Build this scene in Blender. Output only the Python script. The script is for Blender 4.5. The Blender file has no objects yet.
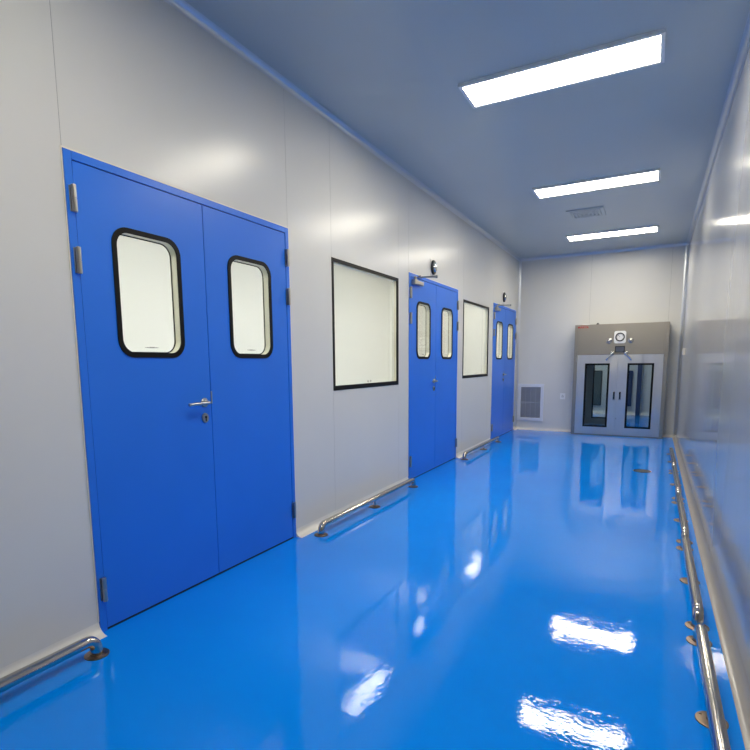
import bpy, bmesh, math, random
from mathutils import Vector, Matrix
random.seed(4)
SC = bpy.context.scene
COL = SC.collection
# ------------------------------------------------------------------ camera, world, exposure
YAW, PITCH, ROLL = 0.4973, -0.1307, -0.0082
F_PX, PPX, PPY = 522.857, 368.471, 431.290
CX, CZ = 2.2198, 1.2508
def cam_axes(yaw, pitch, roll):
    cy, sy, cp, sp = math.cos(yaw), math.sin(yaw), math.cos(pitch), math.sin(pitch)
    f = Vector((-sy*cp, cy*cp, sp)); r = Vector((cy, sy, 0)); u = r.cross(f)
    c, s = math.cos(roll), math.sin(roll)
    return c*r + s*u, -s*r + c*u, f
cam_d = bpy.data.cameras.new('camera'); cam = bpy.data.objects.new('camera', cam_d); COL.objects.link(cam)
r_, u_, f_ = cam_axes(YAW, PITCH, ROLL)
m = Matrix.Identity(4)
for i in range(3):
    m[i][0], m[i][1], m[i][2] = r_[i], u_[i], -f_[i]
m[0][3], m[1][3], m[2][3] = CX, 0.0, CZ
cam.matrix_world = m
cam_d.sensor_width = 36; cam_d.lens = F_PX*36/750
cam_d.shift_x = (375-PPX)/750; cam_d.shift_y = (PPY-375)/750
cam_d.clip_start = 0.02; cam_d.clip_end = 100
SC.camera = cam
w = bpy.data.worlds.new('world'); SC.world = w; w.use_nodes = True
w.node_tree.nodes['Background'].inputs[0].default_value = (0.6, 0.7, 0.8, 1)
w.node_tree.nodes['Background'].inputs[1].default_value = 0.05
SC.view_settings.view_transform = 'Standard'; SC.view_settings.look = 'None'
SC.view_settings.gamma = 1; SC.view_settings.use_curve_mapping = False
SC.view_settings.exposure = 0.0
LAMP = 36.5            # corridor lamps
LAMP_SIDE = 19.5       # lamps of the rooms behind the left wall
LAMP_FAR = 26.0        # lamp of the room behind the air shower

# ------------------------------------------------------------------ room sizes (metres)
H, W, D, Y0 = 3.0661, 2.5982, 9.8273, -2.6
T = 0.05

# ------------------------------------------------------------------ materials
def srgb(r, g, b):
    f = lambda c: c/12.92 if c <= 0.04045 else ((c+0.055)/1.055)**2.4
    return (f(r/255), f(g/255), f(b/255), 1)
def mat(name, col, rough=0.5, metal=0.0, spec=0.5, coat=0.0, bump=None, var=None, coat_rough=0.05, emit=None):
    mt = bpy.data.materials.new(name); mt.use_nodes = True
    nt = mt.node_tree; b = nt.nodes['Principled BSDF']
    b.inputs['Base Color'].default_value = col
    b.inputs['Roughness'].default_value = rough
    b.inputs['Metallic'].default_value = metal
    b.inputs['Specular IOR Level'].default_value = spec
    b.inputs['Coat Weight'].default_value = coat
    b.inputs['Coat Roughness'].default_value = coat_rough
    if emit:
        b.inputs['Emission Color'].default_value = emit[0]; b.inputs['Emission Strength'].default_value = emit[1]
    tc = nt.nodes.new('ShaderNodeTexCoord')
    if bump:
        scale, strength, dist, stretch = bump
        mp = nt.nodes.new('ShaderNodeMapping'); mp.inputs['Scale'].default_value = stretch
        nz = nt.nodes.new('ShaderNodeTexNoise'); nz.inputs['Scale'].default_value = scale; nz.inputs['Detail'].default_value = 3
        bp = nt.nodes.new('ShaderNodeBump'); bp.inputs['Strength'].default_value = strength; bp.inputs['Distance'].default_value = dist
        nt.links.new(tc.outputs['Object'], mp.inputs['Vector']); nt.links.new(mp.outputs[0], nz.inputs['Vector'])
        nt.links.new(nz.outputs['Fac'], bp.inputs['Height']); nt.links.new(bp.outputs[0], b.inputs['Normal'])
        if coat: nt.links.new(bp.outputs[0], b.inputs['Coat Normal'])
    if var:
        scale, amount = var
        nz = nt.nodes.new('ShaderNodeTexNoise'); nz.inputs['Scale'].default_value = scale; nz.inputs['Detail'].default_value = 4
        rp = nt.nodes.new('ShaderNodeValToRGB')
        a = [max(0, c*(1-amount)) for c in col[:3]] + [1]; z = [min(1, c*(1+amount)) for c in col[:3]] + [1]
        rp.color_ramp.elements[0].color = a; rp.color_ramp.elements[1].color = z
        rp.color_ramp.elements[0].position = .3; rp.color_ramp.elements[1].position = .7
        nt.links.new(tc.outputs['Object'], nz.inputs['Vector']); nt.links.new(nz.outputs['Fac'], rp.inputs[0])
        nt.links.new(rp.outputs[0], b.inputs['Base Color'])
    return mt
M = {}
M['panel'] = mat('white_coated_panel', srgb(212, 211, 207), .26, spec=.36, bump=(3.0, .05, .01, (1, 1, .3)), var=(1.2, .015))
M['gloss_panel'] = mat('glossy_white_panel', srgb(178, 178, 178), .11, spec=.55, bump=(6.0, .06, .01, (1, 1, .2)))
M['skirting_reflection'] = mat('reflection_grey_skirting', srgb(158, 154, 150), .22)  # grey tone painted in for what the right cove reflects
M['ceiling'] = mat('ceiling_panel', srgb(182, 189, 190), .3, var=(1.0, .02))
M['joint'] = mat('panel_joint', srgb(150, 150, 150), .6)
M['cove'] = mat('white_plastic_cove', srgb(216, 214, 210), .3)
M['alu'] = mat('anodised_aluminium', srgb(205, 208, 214), .3, metal=.6)
M['blue'] = mat('blue_door_paint', srgb(37, 115, 224), .35, spec=.4, var=(2.0, .03))
M['black'] = mat('black_rubber', srgb(8, 8, 9), .5, spec=.2)
M['dark_gap'] = mat('dark_gap', srgb(22, 28, 50), .8)
M['sealant'] = mat('ivory_sealant', srgb(226, 220, 204), .5)
M['reveal'] = mat('cream_window_reveal', srgb(214, 210, 190), .4)
M['steel'] = mat('polished_steel', srgb(196, 190, 182), .14, metal=1)
M['chrome'] = mat('chrome', srgb(225, 225, 225), .08, metal=1)
M['satin'] = mat('satin_steel', srgb(182, 179, 173), .32, metal=1)
M['flange'] = mat('brown_stained_steel', srgb(126, 110, 94), .35, metal=1)
M['brushed'] = mat('brushed_steel', srgb(214, 213, 212), .34, metal=1, bump=(2.0, .8, .05, (1.8, 1, .5)))
M['brushed_top'] = mat('dull_brushed_steel', srgb(160, 154, 144), .42, metal=1, bump=(40, .08, .01, (.04, 1, 1)))
M['inner'] = mat('dull_inner_steel', srgb(150, 155, 162), .5, metal=.3)
M['white_plastic'] = mat('white_plastic', srgb(232, 232, 232), .35)
M['pale_frame'] = mat('pale_blue_white_paint', srgb(212, 216, 226), .35)
M['slat'] = mat('grey_slat', srgb(176, 178, 182), .45)
M['dark_plastic'] = mat('dark_plastic', srgb(34, 36, 42), .3)
M['display'] = mat('dark_display_glass', srgb(52, 58, 70), .12)
M['screen'] = mat('grey_screen', srgb(92, 98, 110), .15)
M['red'] = mat('red_print', srgb(188, 20, 30), .5)
M['mark'] = mat('grey_etched_print', srgb(70, 72, 70), .5)
M['side_wall'] = mat('side_room_white', srgb(232, 230, 224), .6)
M['far_pane'] = mat('grey_green_pane', srgb(88, 100, 104), .08)
M['fill_inside'] = mat('shower_fill_glow', (1, 1, 1, 1), .5, emit=((.9, .96, 1, 1), 5.0))  # glow of the fill lamp added inside the air shower
M['far_blue'] = mat('far_navy_panel', srgb(44, 60, 98), .4)
M['lamp'] = mat('lamp_diffuser', (1, 1, 1, 1), .5, emit=((1.0, 0.925, 0.76, 1), LAMP))
M['lamp_side'] = mat('side_room_lamp_diffuser', (1, 1, 1, 1), .5, emit=((1.0, 0.95, 0.9, 1), LAMP_SIDE))
M['lamp_far'] = mat('far_room_lamp_diffuser', (1, 1, 1, 1), .5, emit=((1.0, 0.95, 0.85, 1), LAMP_FAR))

def floor_material():
    mt = bpy.data.materials.new('blue_epoxy_floor'); mt.use_nodes = True
    nt = mt.node_tree; b = nt.nodes['Principled BSDF']
    tc = nt.nodes.new('ShaderNodeTexCoord')
    n1 = nt.nodes.new('ShaderNodeTexNoise'); n1.inputs['Scale'].default_value = 1.3; n1.inputs['Detail'].default_value = 5
    rp = nt.nodes.new('ShaderNodeValToRGB')
    rp.color_ramp.elements[0].color = srgb(0, 129, 236); rp.color_ramp.elements[1].color = srgb(0, 135, 243)
    rp.color_ramp.elements[0].position = .3; rp.color_ramp.elements[1].position = .7
    nt.links.new(tc.outputs['Object'], n1.inputs['Vector']); nt.links.new(n1.outputs['Fac'], rp.inputs[0]); nt.links.new(rp.outputs[0], b.inputs['Base Color'])
    n2 = nt.nodes.new('ShaderNodeTexNoise'); n2.inputs['Scale'].default_value = 6; n2.inputs['Detail'].default_value = 2
    n3 = nt.nodes.new('ShaderNodeTexNoise'); n3.inputs['Scale'].default_value = 60; n3.inputs['Detail'].default_value = 2
    ma = nt.nodes.new('ShaderNodeMath'); ma.operation = 'MULTIPLY_ADD'; ma.inputs[1].default_value = .2
    nt.links.new(tc.outputs['Object'], n2.inputs['Vector']); nt.links.new(tc.outputs['Object'], n3.inputs['Vector'])
    nt.links.new(n3.outputs['Fac'], ma.inputs[0]); nt.links.new(n2.outputs['Fac'], ma.inputs[2])
    bp = nt.nodes.new('ShaderNodeBump'); bp.inputs['Strength'].default_value = .13; bp.inputs['Distance'].default_value = .01
    nt.links.new(ma.outputs[0], bp.inputs['Height']); nt.links.new(bp.outputs[0], b.inputs['Normal'])
    b.inputs['Roughness'].default_value = .015; b.inputs['Specular IOR Level'].default_value = .34
    return mt
M['floor'] = floor_material()
def glass_material(name, tint):
    mt = bpy.data.materials.new(name); mt.use_nodes = True
    nt = mt.node_tree; nt.nodes.clear()
    o = nt.nodes.new('ShaderNodeOutputMaterial'); mx = nt.nodes.new('ShaderNodeMixShader')
    tr = nt.nodes.new('ShaderNodeBsdfTransparent'); tr.inputs[0].default_value = tint
    gl = nt.nodes.new('ShaderNodeBsdfGlossy'); gl.inputs['Roughness'].default_value = .02
    fr = nt.nodes.new('ShaderNodeFresnel'); fr.inputs[0].default_value = 1.45
    ge = nt.nodes.new('ShaderNodeNewGeometry'); iv = nt.nodes.new('ShaderNodeMath'); iv.operation = 'SUBTRACT'; iv.inputs[0].default_value = 1
    ml = nt.nodes.new('ShaderNodeMath'); ml.operation = 'MULTIPLY'
    nt.links.new(ge.outputs['Backfacing'], iv.inputs[1]); nt.links.new(iv.outputs[0], ml.inputs[0]); nt.links.new(fr.outputs[0], ml.inputs[1])
    nt.links.new(ml.outputs[0], mx.inputs[0]); nt.links.new(tr.outputs[0], mx.inputs[1]); nt.links.new(gl.outputs[0], mx.inputs[2])
    nt.links.new(mx.outputs[0], o.inputs[0])
    return mt
M['glass'] = glass_material('clear_glass', (.97, .99, .98, 1))
M['glass_dark'] = glass_material('tinted_glass', (.72, .8, .84, 1))

# ------------------------------------------------------------------ mesh helpers
def box(bm, x0, x1, y0, y1, z0, z1, bev=0.0, seg=2):
    vs = [bm.verts.new((x, y, z)) for x in (x0, x1) for y in (y0, y1) for z in (z0, z1)]
    idx = [(0, 1, 3, 2), (4, 6, 7, 5), (0, 4, 5, 1), (2, 3, 7, 6), (0, 2, 6, 4), (1, 5, 7, 3)]
    fs = [bm.faces.new([vs[i] for i in f]) for f in idx]
    if bev > 0:
        es = list({e for f in fs for e in f.edges})
        bmesh.ops.bevel(bm, geom=es, offset=bev, segments=seg, affect='EDGES', profile=.5)
def sweep(bm, pts, r, n=16, caps=True, flat=None):
    """round tube along points; flat=(a,b) makes it an ellipse"""
    pts = [Vector(p) for p in pts]; rings = []
    up = None
    for i, p in enumerate(pts):
        t = (pts[min(i+1, len(pts)-1)] - pts[max(i-1, 0)]).normalized()
        if up is None:
            up = Vector((0, 0, 1)) if abs(t.z) < .9 else Vector((1, 0, 0))
        a = t.cross(up)
        a.normalize(); up = a.cross(t).normalized()
        ra, rb = flat if flat else (r, r)
        rings.append([bm.verts.new(p + a*ra*math.cos(2*math.pi*k/n) + up*rb*math.sin(2*math.pi*k/n)) for k in range(n)])
    for A, B in zip(rings, rings[1:]):
        for k in range(n):
            bm.faces.new((A[k], A[(k+1) % n], B[(k+1) % n], B[k]))
    if caps:
        bm.faces.new(rings[0][::-1]); bm.faces.new(rings[-1])
def lathe(bm, prof, origin, axis, n=28, sx=1, sy=1):
    """profile [(radius, height)...] turned about axis ('x','y','z') through origin; sx, sy squash it"""
    o = Vector(origin)
    def P(a, b, h):
        if axis == 'z': return o + Vector((a, b, h))
        if axis == 'x': return o + Vector((h, a, b))
        if axis == 'y': return o + Vector((a, h, b))
    rings = []
    for r, h in prof:
        if r < 1e-6: rings.append([bm.verts.new(P(0, 0, h))])
        else: rings.append([bm.verts.new(P(r*sx*math.cos(2*math.pi*k/n), r*sy*math.sin(2*math.pi*k/n), h)) for k in range(n)])
    for A, B in zip(rings, rings[1:]):
        for k in range(n):
            a0, a1 = A[k % len(A)], A[(k+1) % len(A)]; b0, b1 = B[k % len(B)], B[(k+1) % len(B)]
            vs = []
            for v in (a0, a1, b1, b0):
                if v not in vs: vs.append(v)
            if len(vs) > 2: bm.faces.new(vs)
def rrect(a0, a1, b0, b1, r, n=8):
    out = []
    for ca, cb, s in ((a1-r, b1-r, 0), (a0+r, b1-r, 1), (a0+r, b0+r, 2), (a1-r, b0+r, 3)):
        for k in range(n+1):
            t = math.pi/2*(s + k/n); out.append((ca + r*math.cos(t), cb + r*math.sin(t)))
    return out
def prism(bm, loop, P, d0, d1):
    """closed 2D loop extruded; P(a, b, d) -> point"""
    A = [bm.verts.new(P(a, b, d0)) for a, b in loop]; B = [bm.verts.new(P(a, b, d1)) for a, b in loop]
    n = len(loop); bm.faces.new(A); bm.faces.new(B[::-1])
    for k in range(n): bm.faces.new((A[k], B[k], B[(k+1) % n], A[(k+1) % n]))
def ring(bm, outer, inner, P, d0, d1):
    """band between two loops of equal length, extruded"""
    n = len(outer)
    L = [[bm.verts.new(P(a, b, d)) for a, b in lp] for lp, d in ((outer, d0), (outer, d1), (inner, d1), (inner, d0))]
    for q in range(4):
        A, B = L[q], L[(q+1) % 4]
        for k in range(n): bm.faces.new((A[k], A[(k+1) % n], B[(k+1) % n], B[k]))
def holed(bm, rect, holes, P, d0, d1):
    """rectangle with holes (loops), extruded, filled by triangles"""
    loops = [[(rect[0], rect[2]), (rect[1], rect[2]), (rect[1], rect[3]), (rect[0], rect[3])]] + holes
    for d in (d0, d1):
        es = []
        for lp in loops:
            vs = [bm.verts.new(P(a, b, d)) for a, b in lp]
            es += [bm.edges.new((vs[k], vs[(k+1) % len(vs)])) for k in range(len(vs))]
        bmesh.ops.triangle_fill(bm, use_beauty=True, edges=es)
    for lp in loops:
        A = [bm.verts.new(P(a, b, d0)) for a, b in lp]; B = [bm.verts.new(P(a, b, d1)) for a, b in lp]
        for k in range(len(lp)): bm.faces.new((A[k], A[(k+1) % len(lp)], B[(k+1) % len(lp)], B[k]))
    bmesh.ops.remove_doubles(bm, verts=bm.verts, dist=1e-5)
PX = lambda a, b, d: (d, a, b)       # loop in (y, z), depth along x
PY = lambda a, b, d: (a, d, b)       # loop in (x, z), depth along y
PZ = lambda a, b, d: (a, b, d)       # loop in (x, y), depth along z
def build(name, bm, material, parent=None, base=None, angle=35):
    bmesh.ops.recalc_face_normals(bm, faces=bm.faces)
    me = bpy.data.meshes.new(name); bm.to_mesh(me); bm.free()
    if base is not None: me.transform(Matrix.Translation(-Vector(base)))
    me.materials.append(material if not isinstance(material, str) else M[material])
    for p in me.polygons: p.use_smooth = True
    me.set_sharp_from_angle(angle=math.radians(angle))
    o = bpy.data.objects.new(name, me); COL.objects.link(o)
    wn = o.modifiers.new('weighted_normals', 'WEIGHTED_NORMAL'); wn.keep_sharp = True
    if parent is not None: o.parent = parent
    elif base is not None: o.location = base
    return o
def NB(): return bmesh.new()
def tag(o, label, cat, group=None, kind=None):
    o['label'] = label; o['category'] = cat
    if group: o['group'] = group
    if kind: o['kind'] = kind
    return o
def empty(name, loc, label, cat, group=None, kind=None):
    o = bpy.data.objects.new(name, None); COL.objects.link(o); o.location = loc; o.empty_display_size = .1
    return tag(o, label, cat, group, kind)
def struct(name, bm, material, label, cat, angle=35):
    return tag(build(name, bm, material, angle=angle), label, cat, kind='structure')
def copy_tree(o, parent=None):
    c = o.copy(); COL.objects.link(c)
    if parent is not None: c.parent = parent
    for ch in list(o.children): copy_tree(ch, c)
    return c

# ------------------------------------------------------------------ the setting
bm = NB(); box(bm, 0, W, Y0, D, -.06, 0)
for y0, y1 in ((1.4285, 2.9688), (4.9585, 6.4782), (8.1397, 9.6441)): box(bm, -T, 0, y0, y1, -.06, 0)
struct('floor', bm, 'floor', 'glossy blue epoxy floor of the corridor', 'floor')
bm = NB(); box(bm, 0, W, Y0, D, H, H+.06)
struct('ceiling', bm, 'ceiling', 'grey white panel ceiling of the corridor', 'ceiling')

DOORS = [(1.4285, 2.9688), (4.9585, 6.4782), (8.1397, 9.6441)]
WINS = [(3.5147, 4.7176), (6.7013, 7.9069)]
DH, WT, WB = 2.15, 2.0555, 1.0312
bm = NB(); G = .0025
(A1, B1), (A2, B2), (A3, B3) = DOORS; (P1, Q1), (P2, Q2) = WINS
cols = [(Y0, -1.0, None), (-1.0, .22, None), (.22, A1, None), (A1, B1, 'd'), (B1, P1, None), (P1, Q1, 'w'), (Q1, A2, None), (A2, B2, 'd'), (B2, P2, None),
        (P2, Q2, 'w'), (Q2, A3, None), (A3, B3, 'd'), (B3, D+T, None)]
for a, b, k in cols:
    a2, b2 = a+G/2, b-G/2
    if k == 'd': box(bm, -T, 0, a2, b2, DH, H)
    elif k == 'w':
        box(bm, -T, 0, a2, b2, 0, WB); box(bm, -T, 0, a2, b2, WT, H)
    else: box(bm, -T, 0, a2, b2, 0, H)
struct('wall_left', bm, 'panel', 'white panelled left corridor wall with three blue doors', 'wall')
bm = NB()
for a, b, k in cols[1:]:
    lo = 0
    for s, e in DOORS:
        if abs(a-s) < .01 or abs(a-e) < .01: lo = DH
    box(bm, -T+.004, -.0008, a-G/2, a+G/2, lo, H)
struct('trim_1', bm, 'joint', 'thin grey joints between the panels of the left wall', 'panel joints')

# right wall, with joints
seamsR = [Y0, -1.4, -.2, 1.0, 2.2, 3.4, 4.6, 5.8, 7.0, 8.2, 9.4, D+T]
bm = NB()
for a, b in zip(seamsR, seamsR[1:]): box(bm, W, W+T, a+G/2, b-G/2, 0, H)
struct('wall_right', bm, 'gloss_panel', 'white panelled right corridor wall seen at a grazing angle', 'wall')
bm = NB()
for a in seamsR[1:-1]: box(bm, W+.0008, W+T-.004, a-G/2, a+G/2, 0, H)
struct('trim_2', bm, 'joint', 'thin grey joints between the panels of the right wall', 'panel joints')

# back wall with the opening behind the air shower
CAB = dict(x0=1.020, x1=2.407, y0=9.527, y1=10.98, z1=1.846, zd=1.346)
SEAM_A, SEAM_B = 1.207, 2.385
bm = NB()
box(bm, 0, CAB['x0']+.01, D, D+T, 0, CAB['z1']-.01); box(bm, CAB['x1']-.01, W, D, D+T, 0, CAB['z1']-.01)
for a, b in ((0, SEAM_A), (SEAM_A, SEAM_B), (SEAM_B, W)): box(bm, a+(G/2 if a else 0), b-(G/2 if b < W else 0), D, D+T, CAB['z1']-.01, H)
struct('wall_back', bm, 'panel', 'white panelled end wall behind the steel air shower', 'wall')
bm = NB()
for a in (SEAM_A, SEAM_B): box(bm, a-G/2, a+G/2, D+.0008, D+T-.004, CAB['z1'], H)
struct('trim_3', bm, 'joint', 'thin grey joints between the panels of the end wall', 'panel joints')
bm = NB(); box(bm, 0, W, Y0-T, Y0, 0, H)
struct('wall_front', bm, 'panel', 'white panelled wall at the near end of the corridor', 'wall')

# coves
def cove_profile(r, n=7):
    return [(0, 0), (r, 0)] + [(r - r*math.sin(math.pi/2*k/n), r - r*math.cos(math.pi/2*k/n)) for k in range(1, n)] + [(0, r)]
def cove(name, label, segs, place, r=.055, material='cove', kind='structure', cat='baseboard'):
    bm = NB()
    for a, b in segs: prism(bm, cove_profile(r), place, a, b)
    return struct(name, bm, material, label, cat)
cove('baseboard_left', 'white coved skirting at the foot of the left wall', [(Y0, A1-.0005), (B1+.0005, A2-.0005), (B2+.0005, A3-.0005), (B3+.0005, D)], lambda a, b, d: (a, d, b))
cove('baseboard_back', 'white coved skirting at the foot of the end wall', [(.0, CAB['x0']-.002), (CAB['x1']+.002, W)], lambda a, b, d: (d, D-a, b), .045)
cove('baseboard_right', 'coved skirting at the foot of the right wall', [(Y0, D)], lambda a, b, d: (W-a, d, b), .05, 'skirting_reflection')
cove('trim_4', 'aluminium cove between left wall and ceiling', [(Y0, D)], lambda a, b, d: (a, d, H-b), .04, 'alu', cat='ceiling trim')
cove('trim_5', 'aluminium cove between end wall and ceiling', [(0, W)], lambda a, b, d: (d, D-a, H-b), .045, 'alu', cat='ceiling trim')
cove('trim_6', 'aluminium cove between right wall and ceiling', [(Y0, D)], lambda a, b, d: (W-a, d, H-b), .04, 'alu', cat='ceiling trim')
cove('trim_7', 'upright aluminium cove in the left far corner', [(.05, H-.04)], lambda a, b, d: (a, D-b, d), .045, 'alu', cat='corner trim')
cove('trim_8', 'upright aluminium cove in the right far corner', [(.05, H-.04)], lambda a, b, d: (W-a, D-b, d), .045, 'alu', cat='corner trim')

# rooms behind the left wall, seen only through the panes
SX, SY0, SY1 = -3.0, -.5, 11.8
bm = NB(); box(bm, SX-T, SX, SY0, SY1, 0, H); struct('wall_side_room', bm, 'side_wall', 'bright white wall seen through the panes of the left wall', 'wall')
bm = NB(); box(bm, SX, -T, SY0-T, SY0, 0, H); struct('wall_side_room_near', bm, 'side_wall', 'near end wall of the bright side room', 'wall')
bm = NB(); box(bm, SX, -T, SY1, SY1+T, 0, H); struct('wall_side_room_far', bm, 'side_wall', 'far end wall of the bright side room', 'wall')
bm = NB(); box(bm, -T*2, -T, D+T, SY1, 0, H); struct('wall_side_room_return', bm, 'side_wall', 'side room wall beyond the corridor end', 'wall')
bm = NB(); box(bm, SX, -T, SY0, SY1, -.06, 0); struct('floor_side_room', bm, 'side_wall', 'pale floor of the side room', 'floor')
bm = NB(); box(bm, SX, -T, SY0, SY1, H, H+.06); struct('ceiling_side_room', bm, 'side_wall', 'white ceiling of the side room', 'ceiling')
# room behind the air shower
FY = 13.5
bm = NB(); box(bm, 0, W, D+T+.9, FY, -.06, -.001); struct('floor_far_room', bm, 'floor', 'blue floor of the room seen through the air shower', 'floor')
bm = NB(); box(bm, 0, W, FY, FY+T, 0, H); struct('wall_far_room', bm, 'panel', 'pale wall seen through the glass of the air shower', 'wall')
bm = NB(); box(bm, 0, T, D+T, FY, 0, H); struct('wall_far_room_left', bm, 'panel', 'left wall of the room behind the air shower', 'wall')
bm = NB(); box(bm, W, W+T, D+T, FY, 0, H); struct('wall_far_room_right', bm, 'panel', 'right wall of the room behind the air shower', 'wall')
bm = NB(); box(bm, 0, W, D+T, FY, H, H+.06); struct('ceiling_far_room', bm, 'ceiling', 'ceiling of the room behind the air shower', 'ceiling')
cove('baseboard_far_room', 'white coved skirting in the room behind the air shower', [(T, 1.904), (1.996, W)], lambda a, b, d: (d, FY-a, b), .09)

# ------------------------------------------------------------------ ceiling lights
def ceiling_light(x0, x1, y0, y1, label, group, material, z=H):
    cx, cy = (x0+x1)/2, (y0+y1)/2
    t = empty('ceiling_light', (cx, cy, z), label, 'ceiling light', group)
    hx, hy = (x1-x0)/2, (y1-y0)/2
    bm = NB(); ring(bm, [(-hx, -hy), (hx, -hy), (hx, hy), (-hx, hy)], [(-hx+.022, -hy+.022), (hx-.022, -hy+.022), (hx-.022, hy-.022), (-hx+.022, hy-.022)], PZ, -.022, -.0005)
    build('frame', bm, 'white_plastic', t)
    bm = NB(); box(bm, -hx+.0225, hx-.0225, -hy+.0225, hy-.0225, -.017, -.001); build('diffuser', bm, material, t)
    return t
for i, (yc, lb) in enumerate([(8.522, 'lit strip ceiling light nearest the end wall'), (6.12, 'lit strip ceiling light, second from the end wall'), (3.72, 'large looking lit strip ceiling light nearest the viewpoint'),
               (1.1, 'lit strip ceiling light overhead at the near end')]):
    ceiling_light(.985, 2.175, yc-.17, yc+.17, lb, 'corridor strip lights', 'lamp')
for yc, lb in ((1.2, 'near the first blue door'), (3.4, 'beside the near large window'), (5.6, 'behind the middle blue door'), (7.8, 'behind the far large window'), (10.4, 'past the corridor end')):
    ceiling_light(-1.0, -.25, yc-.5, yc+.5, 'square ceiling light of the side room '+lb, 'side room lights', 'lamp_side')
ceiling_light(.8, 1.8, 11.6, 12.2, 'ceiling light of the room behind the air shower', 'far room lights', 'lamp_far')

# square ceiling air diffuser
t = empty('ceiling_diffuser', (1.38, 7.24, H), 'square pale grey air diffuser in the ceiling before the last strip light', 'air diffuser')
sq = lambda h: [(-h, -h), (h, -h), (h, h), (-h, h)]
bm = NB(); ring(bm, sq(.21), sq(.17), PZ, -.012, -.0005); build('frame', bm, 'ceiling', t)
bm = NB()
for h in (.165, .125, .085, .045): ring(bm, sq(h), sq(h-.026), PZ, -.016, -.002)
box(bm, -.165, .165, -.165, .165, -.003, -.001)
build('louvre', bm, 'ceiling', t)

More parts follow.
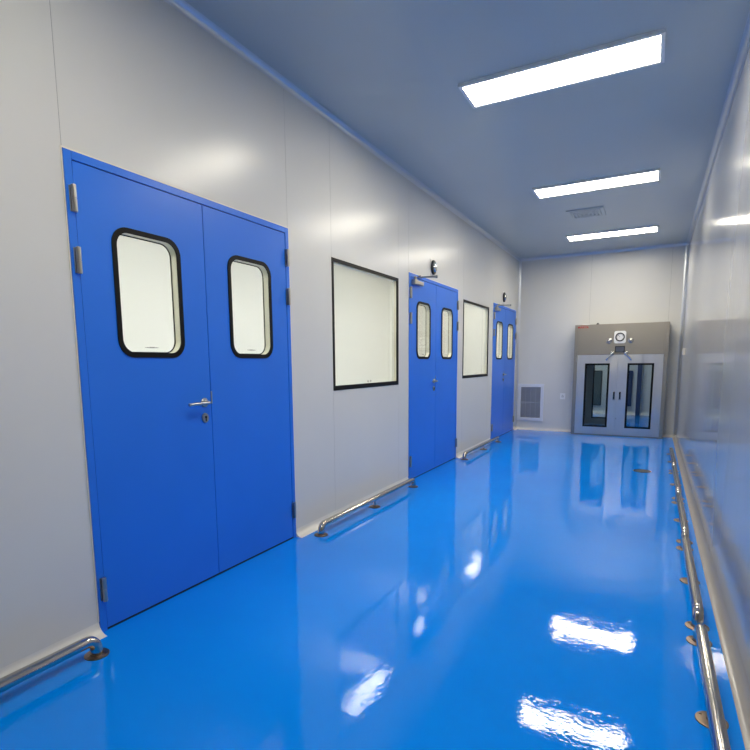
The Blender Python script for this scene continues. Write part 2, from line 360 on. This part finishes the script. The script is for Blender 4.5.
# ------------------------------------------------------------------ blue double doors
def hinge_bm(y, z0, z1):
    bm = NB(); zm = (z0+z1)/2
    lathe(bm, [(0, z0), (.0095, z0), (.0105, z0+.003), (.0105, zm-.002), (.008, zm), (.0105, zm+.002), (.0105, z1-.003), (.0095, z1), (0, z1)], (.02, y, 0), 'z', 14)
    box(bm, .0042, .0095, y-.014, y+.014, z0+.002, z1-.002, .001)
    return bm
def make_door(n, y0, y1, label, closer, near):
    t = empty('door_%d' % n, (0, y0, 0), label, 'door', None, 'structure')
    w = y1-y0; c = w/2; fw = .036; zt = DH-.038
    B = lambda nm, bm, ma, par=None: build(nm, bm, ma, par or t)
    bm = NB()
    lp = lambda i, top: [(i, 0), (i, DH-top), (w-i, DH-top), (w-i, 0)]
    for a, b, za, zb in ((0, fw, 0, DH), (w-fw, w, 0, DH), (fw, w-fw, DH-.036, DH)): box(bm, -T-.004, .007, a+.0005, b-.0005, za+.0005, zb-.0005, .0012)
    B('frame', bm, 'blue')
    bm = NB()
    for a, b, za, zb in ((-.007, .0, .058, DH+.007), (w, w+.007, .058, DH+.007), (0, w, DH, DH+.007)): box(bm, .0005, .004, a, b, za, zb, .0015)
    B('sealant', bm, 'sealant')
    bm = NB(); box(bm, -.03, .002, fw, w-fw, .0005, .012); box(bm, -.04, -.003, fw-.001, fw+.004, .012, zt); box(bm, -.04, -.003, w-fw-.004, w-fw+.001, .012, zt)
    box(bm, -.04, -.004, c-.004, c+.004, .012, zt); box(bm, -.04, -.003, fw, w-fw, zt-.003, zt+.004)
    B('door_seal', bm, 'dark_gap')
    for s in (0, 1):
        a, b = (fw+.003, c-.0025) if s == 0 else (c+.0025, w-fw-.003)
        # vision panel, outer edge of the gasket
        if s == 0: pa, pb = .197*w/1.521, .589*w/1.521
        else: pa, pb = .934*w/1.521, 1.322*w/1.521
        z0, z1 = 1.284, 1.888
        go = rrect(pa, pb, z0, z1, .085); gi = rrect(pa+.024, pb-.024, z0+.024, z1-.024, .065)
        bm = NB(); holed(bm, (a, b, .012, zt-.002), [rrect(pa+.012, pb-.012, z0+.012, z1-.012, .075)], PX, -.046, .004)
        leaf = B('door_leaf', bm, 'blue')
        bm = NB(); ring(bm, go, gi, PX, .0042, .010); bmesh.ops.bevel(bm, geom=[e for e in bm.edges if e.is_manifold and len(e.link_faces) == 2 and e.calc_face_angle(0) > 1.2], offset=.002, segments=1, affect='EDGES')
        B('window_gasket', bm, 'black', leaf)
        bm = NB(); ring(bm, rrect(pa+.013, pb-.013, z0+.013, z1-.013, .074), rrect(pa+.0235, pb-.0235, z0+.0235, z1-.0235, .066), PX, -.045, .004)
        B('window_reveal', bm, 'reveal', leaf)
        bm = NB(); ring(bm, rrect(pa+.0236, pb-.0236, z0+.0236, z1-.0236, .066), rrect(pa+.029, pb-.029, z0+.029, z1-.029, .061), PX, -.0375, -.0345)
        B('pane_edge_line', bm, 'black', leaf)
        gl = rrect(pa+.0238, pb-.0238, z0+.0238, z1-.0238, .065)
        bm = NB(); prism(bm, gl, PX, -.002, .003); B('window_pane', bm, 'glass', leaf)
        bm = NB(); prism(bm, gl, PX, -.044, -.039); B('window_pane', bm, 'glass', leaf)
        bm = NB(); ym = (pa+pb)/2 - .01
        for q in range(9):
            hh = .0035 - abs(q-4)*.0005; yy = ym + (q-4)*.009
            box(bm, .0031, .0034, yy-.003, yy+.003, z0+.05-hh, z0+.05+hh)
        B('etched_glass_mark', bm, 'mark', leaf)
        if s == 0:
            hy, hz = c-.053, 1.035
            bm = NB()
            lathe(bm, [(0, .004), (.026, .004), (.026, .010), (.023, .013), (.012, .014), (.0095, .016), (.0095, .042)], (0, hy, hz), 'x', 24)
            path = [(.02, hy, hz), (.04, hy, hz), (.049, hy-.004, hz), (.053, hy-.014, hz), (.054, hy-.03, hz), (.054, hy-.11, hz), (.053, hy-.14, hz-.001), (.049, hy-.152, hz-.002)]
            sweep(bm, path, .0095, 12, True, (.0095, .0085))
            B('door_handle', bm, 'satin', leaf)
            bm = NB(); lathe(bm, [(0, .004), (.024, .004), (.024, .009), (.021, .012), (.0, .0125)], (0, hy, hz-.087), 'x', 24, 1, 1.15)
            kp = B('keyhole_plate', bm, 'satin', leaf)
            bm = NB(); lathe(bm, [(0, .0122), (.0075, .0122), (.0075, .0135), (0, .0135)], (0, hy, hz-.082), 'x', 14); box(bm, .0122, .0135, hy-.0035, hy+.0035, hz-.104, hz-.083)
            B('keyhole', bm, 'black', leaf)
        else:
            bm = NB(); box(bm, .0042, .0075, c-.001, c+.007, 1.026, 1.096, .001); B('latch_plate', bm, 'satin', leaf)
    for y in (fw-.009, w-fw+.007):
        for z in ((1.897, 2.008), (1.642, 1.753), (.152, .266)): B('hinge', hinge_bm(y, *z), 'satin')
    if closer:
        y = fw
        bm = NB(); box(bm, .0045, .05, y+.025, y+.10, 2.036, 2.088, .005); box(bm, .0045, .046, y+.10, y+.265, 2.042, 2.082, .006)
        cl = B('door_closer', bm, 'satin')
        bm = NB()
        S = Vector((.03, y+.075, 2.086)); E = Vector((.205, y+.225, 2.118)); K = Vector((.022, y+.22, 2.135))
        lathe(bm, [(0, 0), (.014, 0), (.014, .03), (.010, .034), (0, .034)], S, 'z', 16)
        sweep(bm, [S+Vector((0, 0, .024)), E], 0, 10, True, (.011, .005))
        sweep(bm, [E+Vector((0, 0, .012)), K+Vector((.0, 0, -.002))], .006, 10)
        lathe(bm, [(0, -.01), (.012, -.01), (.012, .018), (0, .018)], E, 'z', 14)
        box(bm, .0125, .04, K.y-.03, K.y+.03, K.z-.012, K.z+.01, .002)
        B('closer_arm', bm, 'satin', cl)
    return t
make_door(1, *DOORS[0], 'large blue double door nearest on the left', False, True)
make_door(2, *DOORS[1], 'middle blue double door between the two large windows', True, False)
make_door(3, *DOORS[2], 'farthest blue double door beside the corner vent', True, False)

# ------------------------------------------------------------------ large windows of the left wall
def make_window(n, y0, y1, label):
    t = empty('window_%d' % n, (0, y0, WB), label, 'window', None, 'structure')
    w, h = y1-y0, WT-WB
    R = lambda i: [(i, i), (w-i, i), (w-i, h-i), (i, h-i)]
    bm = NB(); ring(bm, R(.0005), [(.027, .038), (w-.027, .038), (w-.027, h-.028), (.027, h-.028)], PX, -.01, .004); build('window_frame', bm, 'black', t)
    bm = NB(); ring(bm, R(.001), R(.0238), PX, -T-.002, -.0105); build('window_reveal', bm, 'reveal', t)
    bm = NB(); ring(bm, R(.024), R(.031), PX, -.0435, -.0405); build('pane_edge_line', bm, 'white_plastic', t)
    bm = NB(); prism(bm, R(.0241), PX, -.004, .001); build('window_pane', bm, 'glass', t)
    bm = NB(); prism(bm, R(.0241), PX, -T, -T+.005); build('window_pane', bm, 'glass', t)
    bm = NB()
    for yy in (w/2-.03, w/2+.02):
        box(bm, .0012, .0016, yy-.012, yy+.012, .055, .062); box(bm, .0012, .0016, yy-.008, yy+.008, .05, .054)
    build('etched_glass_mark', bm, 'mark', t)
make_window(1, *WINS[0], 'large black framed window between the near and middle doors')
make_window(2, *WINS[1], 'smaller looking black framed window between middle and far doors')

# ------------------------------------------------------------------ oval fixtures above the doors
def oval_fixture(y, z, label):
    t = empty('wall_alarm', (0, y, z), label, 'wall fixture', 'oval fixtures above the doors')
    bm = NB(); lathe(bm, [(0, .0042), (.062, .0042), (.066, .008), (.066, .022), (.060, .03), (.046, .033), (0, .033)], (0, 0, 0), 'x', 36, .88, 1.2)
    build('housing', bm, 'dark_plastic', t)
    bm = NB(); lathe(bm, [(.045, .0332), (.042, .040), (.034, .047), (.018, .052), (0, .0535)], (0, .0, 0), 'x', 30, .85, 1.1)
    build('dome', bm, 'chrome', t)
    bm = NB(); box(bm, .0002, .004, -.05, .05, -.09, .09, .001); build('mounting_plate', bm, 'white_plastic', t)
    return t
oval_fixture(5.605, 2.288, 'oval black and chrome fixture above the middle blue door')
oval_fixture(8.74, 2.288, 'oval black and chrome fixture above the farthest blue door')

# ------------------------------------------------------------------ steel guard rails
def rail_path(L, h, r):
    p = [(0, 0, .002)]
    for k in range(9):
        t = math.pi/2*k/8; p.append((0, r - r*math.cos(t), h - r + r*math.sin(t)))
    q = [(0, L-y, z) for _, y, z in reversed(p)]
    return p + q
def guard_rail(x, y0, ym, y1, label, group):
    t = empty('guard_rail', (x, y0, 0), label, 'guard rail', group)
    L = y1-y0; h, r = .076, .0245
    bm = NB(); sweep(bm, rail_path(L, h, .048), r, 20); build('rail', bm, 'steel', t)
    bm = NB(); lathe(bm, [(.013, .003), (.013, h-.01)], (0, ym-y0, 0), 'z', 16); build('post', bm, 'steel', t)
    for y in (0, ym-y0, L):
        bm = NB(); inner = .0246 if y != ym-y0 else .013
        lathe(bm, [(inner, .0005), (.05, .0005), (.05, .004), (.047, .006), (inner+.004, .008), (inner+.002, .013), (inner, .013)], (0, y, 0), 'z', 32)
        for k in range(3):
            a = 2*math.pi*k/3 + .5; lathe(bm, [(.006, .006), (.005, .009), (0, .0095)], (.038*math.cos(a), y+.038*math.sin(a), 0), 'z', 10)
        build('flange', bm, 'flange', t)
    return t
gl_ = 'floor rails along the left wall'; gr_ = 'floor rails along the right wall'
guard_rail(.158, -.40, .46, 1.305, 'steel floor rail at the near left corner, cut by the frame', gl_)
guard_rail(.143, 3.086, 3.929, 4.768, 'steel floor rail between the near and middle blue doors', gl_)
guard_rail(.135, 6.427, 7.299, 8.097, 'short looking steel floor rail between the middle and farthest doors', gl_)
lab = ['steel floor rail farthest along the right wall', 'steel floor rail second from the far end at right', 'steel floor rail third from the far end at right',
       'long steel floor rail at right ending in the near joint', 'nearest steel floor rail at the lower right edge', 'steel floor rail beside the viewpoint at right']
for (a, c, b), lb, rx in zip([(6.777, 7.371, 7.977), (5.406, 6.013, 6.617), (4.104, 4.657, 5.241), (2.781, 3.361, 3.952), (1.46, 2.04, 2.629), (.14, .72, 1.31)], lab, (2.484, 2.479, 2.473, 2.467, 2.465, 2.465)):
    guard_rail(rx, a, c, b, lb, gr_)

# ------------------------------------------------------------------ stainless air shower
X0, X1, CY0, CY1, CZ1, ZD = CAB['x0'], CAB['x1'], CAB['y0'], CAB['y1'], CAB['z1'], CAB['zd']
cab = empty('air_shower', ((X0+X1)/2, CY0, 0), 'stainless steel air shower cabinet with double glass doors against the end wall', 'air shower')
cb = Vector(((X0+X1)/2, CY0, 0))
def CB(nm, bm, ma, par=None, angle=35): return build(nm, bm, ma, par or cab, cb, angle)
bm = NB(); box(bm, X0+.0565, X1-.0565, CY0+.0015, CY0+.04, ZD+.004, CZ1, .003); CB('header_panel', bm, 'brushed_top')
bm = NB()
box(bm, X0, X0+.056, CY0, CY0+.05, .0005, CZ1, .003); box(bm, X1-.056, X1, CY0, CY0+.05, .0005, CZ1, .003); box(bm, X0+.056, X1-.056, CY0+.004, CY0+.05, .0005, .022, .002)
CB('door_frame', bm, 'brushed_top')
bm = NB()
box(bm, X0, X0+.03, CY0+.05, CY1, .0005, CZ1); box(bm, X1-.03, X1, CY0+.05, CY1, .0005, CZ1)
box(bm, X0+.03, X1-.03, CY0+.04, CY1, CZ1-.02, CZ1-.0005); box(bm, X0+.03, X1-.03, CY0+.05, CY1, ZD+.02, ZD+.04)
box(bm, X0+.03, X1-.03, CY1-.04, CY1, ZD+.04, CZ1-.02); box(bm, X0+.03, X1-.03, CY0+.05, CY1, .0006, .006)
box(bm, X0+.03, X1-.03, CY0+.0405, CY0+.07, 1.24, ZD+.02)  # hidden lip added to block lamp light leaking above the doors
CB('body', bm, 'inner')
XM = 1.698
def shower_leaf(a, b, ga, gb, yf, hand, rear=False):
    bm = NB(); gz0, gz1 = .153, 1.198
    holed(bm, (a, b, .024, ZD-.001), [[(ga, gz0), (gb, gz0), (gb, gz1), (ga, gz1)]], PY, yf, yf+.04)
    lf = CB('rear_door' if rear else 'door', bm, 'inner' if rear else 'brushed')
    q = lambda i: [(ga+i, gz0+i), (gb-i, gz0+i), (gb-i, gz1-i), (ga+i, gz1-i)]
    bm = NB(); ring(bm, q(-.008), q(.022), PY, yf-.004, yf+.0005) if not rear else ring(bm, q(-.004), q(.018), PY, yf-.004, yf-.0002); CB('gasket', bm, 'black', lf)
    bm = NB(); prism(bm, q(.0005), PY, yf+.012, yf+.018); CB('glass', bm, 'glass_dark' if not rear else 'glass', lf)
    if not rear:
        hx = b-.03 if hand > 0 else a+.055
        bm = NB(); ring(bm, rrect(hx-.017, hx+.017, .605, .745, .006, 3), rrect(hx-.011, hx+.011, .62, .70, .004, 3), PY, yf-.006, yf-.0003); box(bm, hx-.011, hx+.011, yf-.006, yf-.0003, .70, .738)
        CB('pull_plate', bm, 'chrome', lf)
        bm = NB(); box(bm, hx-.011, hx+.011, yf-.002, yf-.0003, .62, .70); CB('pull_recess', bm, 'display', lf)
    return lf
l1 = shower_leaf(X0+.058, XM-.002, 1.211, 1.574, CY0-.004, 1)
l2 = shower_leaf(XM+.002, X1-.058, 1.853, 2.217, CY0-.004, -1)
shower_leaf(X0+.058, XM-.002, 1.211, 1.574, CY1-.045, 1, True)
bm = NB(); lathe(bm, [(0, -.016), (.009, -.016), (.011, -.012), (.011, -.0042)], (XM+.012, CY0, .30), 'y', 14); CB('lock', bm, 'satin', l2)
for z in (.18, 1.27):
    for x, lf in ((X0+.054, l1), (X1-.054, l2)):
        bm = NB(); lathe(bm, [(0, z-.04), (.009, z-.04), (.009, z+.04), (0, z+.04)], (x, CY0-.010, 0), 'z', 12); CB('hinge', bm, 'satin', lf)
# gauge on the header
gx, gz = 1.714, 1.628
bm = NB(); prism(bm, rrect(gx-.087, gx+.087, gz-.10, gz+.098, .03, 5), PY, CY0-.03, CY0-.0005)
ga_ = CB('gauge', bm, 'white_plastic')
bm = NB(); lathe(bm, [(.052, -.0302), (.07, -.0302), (.07, -.04), (.066, -.044), (.056, -.044), (.052, -.038)], (gx, CY0, gz), 'y', 36); CB('gauge_ring', bm, 'dark_plastic', ga_)
bm = NB(); lathe(bm, [(0, -.0315), (.0518, -.0315), (.0518, -.0302), (0, -.0302)], (gx, CY0, gz), 'y', 36); CB('gauge_face', bm, 'white_plastic', ga_)
bm = NB()
for k in range(9):
    a = math.radians(-210 + k*30) ; cA, sA = math.cos(-a), math.sin(-a)
    box(bm, gx+.041*cA-.003, gx+.041*cA+.003, CY0-.0325, CY0-.0317, gz+.041*sA-.003, gz+.041*sA+.003)
sweep(bm, [(gx, CY0-.033, gz), (gx-.026, CY0-.033, gz+.03)], .002, 8)
CB('gauge_needle', bm, 'dark_plastic', ga_)
for x in (1.553, 1.870):
    z = 1.569
    bm = NB(); lathe(bm, [(0, -.055), (.018, -.053), (.03, -.042), (.033, -.03), (.024, -.016), (.02, -.01), (.042, -.008), (.045, -.0005), (0, -.0005)], (x, CY0, z), 'y', 26); CB('header_knob', bm, 'chrome')
# display window
dx0, dx1, dz0, dz1 = 1.646, 1.794, 1.381, 1.484
bm = NB(); ring(bm, [(dx0, dz0), (dx1, dz0), (dx1, dz1), (dx0, dz1)], [(dx0+.016, dz0+.012), (dx1-.016, dz0+.012), (dx1-.016, dz1-.014), (dx0+.016, dz1-.014)], PY, CY0-.012, CY0-.0005); dp = CB('control_display', bm, 'dark_plastic')
bm = NB(); box(bm, dx0+.016, dx1-.016, CY0-.005, CY0-.0006, dz0+.012, dz1-.014); CB('screen', bm, 'screen', dp)
# chrome closers at the door heads
for s, x in ((-1, 1.607), (1, 1.816)):
    bm = NB(); box(bm, x-.028, x+.028, CY0-.045, CY0-.0045, ZD-.012, ZD+.048, .008)
    c1 = CB('head_closer', bm, 'chrome')
    bm = NB(); sweep(bm, [(x, CY0-.05, ZD+.004), (x+s*.05, CY0-.055, ZD-.045), (x+s*.085, CY0-.045, ZD-.092)], .0135, 12); lathe(bm, [(0, -.055), (.02, -.052), (.022, -.045), (0, -.0445)], (x, CY0, ZD+.012), 'y', 16)
    CB('closer_arm', bm, 'chrome', c1)
# red maker's mark: lettering with a swoosh
fc = bpy.data.curves.new('lettering', 'FONT'); fc.body = 'MARYA'; fc.size = .052; fc.extrude = .0008; fc.offset = .0012
fo = bpy.data.objects.new('lettering', fc); COL.objects.link(fo)
bpy.context.view_layer.update()
lm = bpy.data.meshes.new_from_object(fo.evaluated_get(bpy.context.evaluated_depsgraph_get()))
bpy.data.objects.remove(fo); bpy.data.curves.remove(fc)
xs = [v.co.x for v in lm.vertices]; sc = .165/(max(xs)-min(xs))
bm = NB(); bm.from_mesh(lm); bpy.data.meshes.remove(lm)
for v in bm.verts: v.co = Vector((1.068 + (v.co.x-min(xs))*sc, CY0-.0012-v.co.z, 1.787 + v.co.y*sc*.95))
arc = [(1.115 + .085*k/12, CY0-.0012, 1.822 + .014*math.sin(math.pi*(.15+.85*k/12))) for k in range(13)]
sweep(bm, arc, .0018, 6)
CB('red_lettering', bm, 'red')
# small fittings on top
bm = NB(); lathe(bm, [(0, 0), (.022, 0), (.022, .01), (.012, .016), (.012, .024), (0, .026)], (1.365, CY0+.06, CZ1), 'z', 18); CB('top_plug', bm, 'black')
bm = NB(); box(bm, 1.13, 1.24, CY0+.05, CY0+.09, CZ1, CZ1+.012, .003); CB('top_bracket', bm, 'white_plastic')

# fill lamp added to lighten the shower, and what stands in the far room
bm = NB(); box(bm, X0+.35, X1-.35, CY0+.5, CY0+.65, ZD+.0, ZD+.0195); CB('added_fill_lamp', bm, 'fill_inside')
bm = NB(); box(bm, 1.55, 1.81, FY-.05, FY-.0005, .20, 1.02, .004); box(bm, 1.565, 1.795, FY-.054, FY-.05, .22, 1.0)
tag(build('wall_panel', bm, 'far_blue'), 'dark blue wall panel glimpsed through the right glass door', 'wall panel')
bm = NB(); box(bm, 1.905, 1.995, FY-.16, FY-.0005, .0005, H-.002, .004)
struct('trim_9', bm, 'far_blue', 'dark blue post glimpsed through the right glass door', 'post')
t = empty('window_3', (1.05, FY, .2), 'dark inner window glimpsed through the left glass door', 'window', None, 'structure')
q = lambda i: [(-.12+i, i), (.12-i, i), (.12-i, 0.82-i), (-.12+i, 0.82-i)]
bm = NB(); ring(bm, q(0), q(.02), PY, -.03, -.0005); build('window_frame', bm, 'dark_plastic', t)
bm = NB(); prism(bm, q(.0205), PY, -.012, -.001); build('window_pane', bm, 'far_pane', t)
# ------------------------------------------------------------------ return air vent, socket, switch, dark floor disc
t = empty('air_vent', (.268, D, .5), 'white framed return air vent low on the end wall by the corner', 'air vent')
bm = NB(); Rr = lambda x0, x1, z0, z1: [(x0, z0), (x1, z0), (x1, z1), (x0, z1)]
ring(bm, Rr(-.230, .230, -.333, .341), Rr(-.174, .178, -.278, .284), PY, -.02, -.0005); build('frame', bm, 'pale_frame', t)
bm = NB(); box(bm, -.174, .178, -.004, -.0006, -.278, .284)
build('backing', bm, 'slat', t)
bm = NB()
for k in range(26):
    z = -.27 + k*.0212; vs = [(-.0045, z), (-.0165, z+.012), (-.0165, z+.0135), (-.0045, z+.0015)]
    A = [bm.verts.new((-.173, a, b)) for a, b in vs]; B = [bm.verts.new((.177, a, b)) for a, b in vs]
    bm.faces.new(A); bm.faces.new(B[::-1])
    for q in range(4): bm.faces.new((A[q], B[q], B[(q+1) % 4], A[(q+1) % 4]))
for x in (-.088, .0, .09): box(bm, x-.003, x+.003, -.018, -.005, -.276, .282)
box(bm, -.173, .177, -.0185, -.005, -.004, .012)
build('louvre', bm, 'slat', t)
t = empty('wall_socket', (.823, D, .628), 'small white wall socket between the vent and the air shower', 'socket')
bm = NB(); box(bm, -.043, .043, -.01, -.0005, -.052, .052, .003); build('face_plate', bm, 'white_plastic', t)
bm = NB()
box(bm, -.012, -.006, -.0108, -.0101, -.02, .012); box(bm, .006, .012, -.0108, -.0101, -.02, .012); box(bm, -.003, .003, -.0108, -.0101, .014, .026)
build('socket_slots', bm, 'mark', t)
t = empty('wall_switch', (W, 8.74, 1.37), 'small ivory switch plate on the right wall near the far corner', 'switch')
bm = NB(); box(bm, -.03, -.0005, -.05, .05, -.05, .05, .003); build('face_plate', bm, 'sealant', t)
bm = NB(); box(bm, -.035, -.0302, -.018, .018, -.03, .03, .002); build('rocker', bm, 'white_plastic', t)
t = empty('floor_disc', (2.168, 6.62, 0), 'small dark round disc on the blue floor', 'floor plate')  # thin dark disc with a slightly raised rim
bm = NB(); lathe(bm, [(0, .0005), (.095, .0005), (.095, .0025), (.09, .004), (.072, .004), (.07, .003), (0, .003)], (0, 0, 0), 'z', 32); build('disc', bm, 'dark_plastic', t)
bm = NB(); lathe(bm, [(.0755, .0042), (.088, .0042), (.087, .0052), (.0765, .0052), (.0755, .0042)], (0, 0, 0), 'z', 32); build('rim', bm, 'display', t)
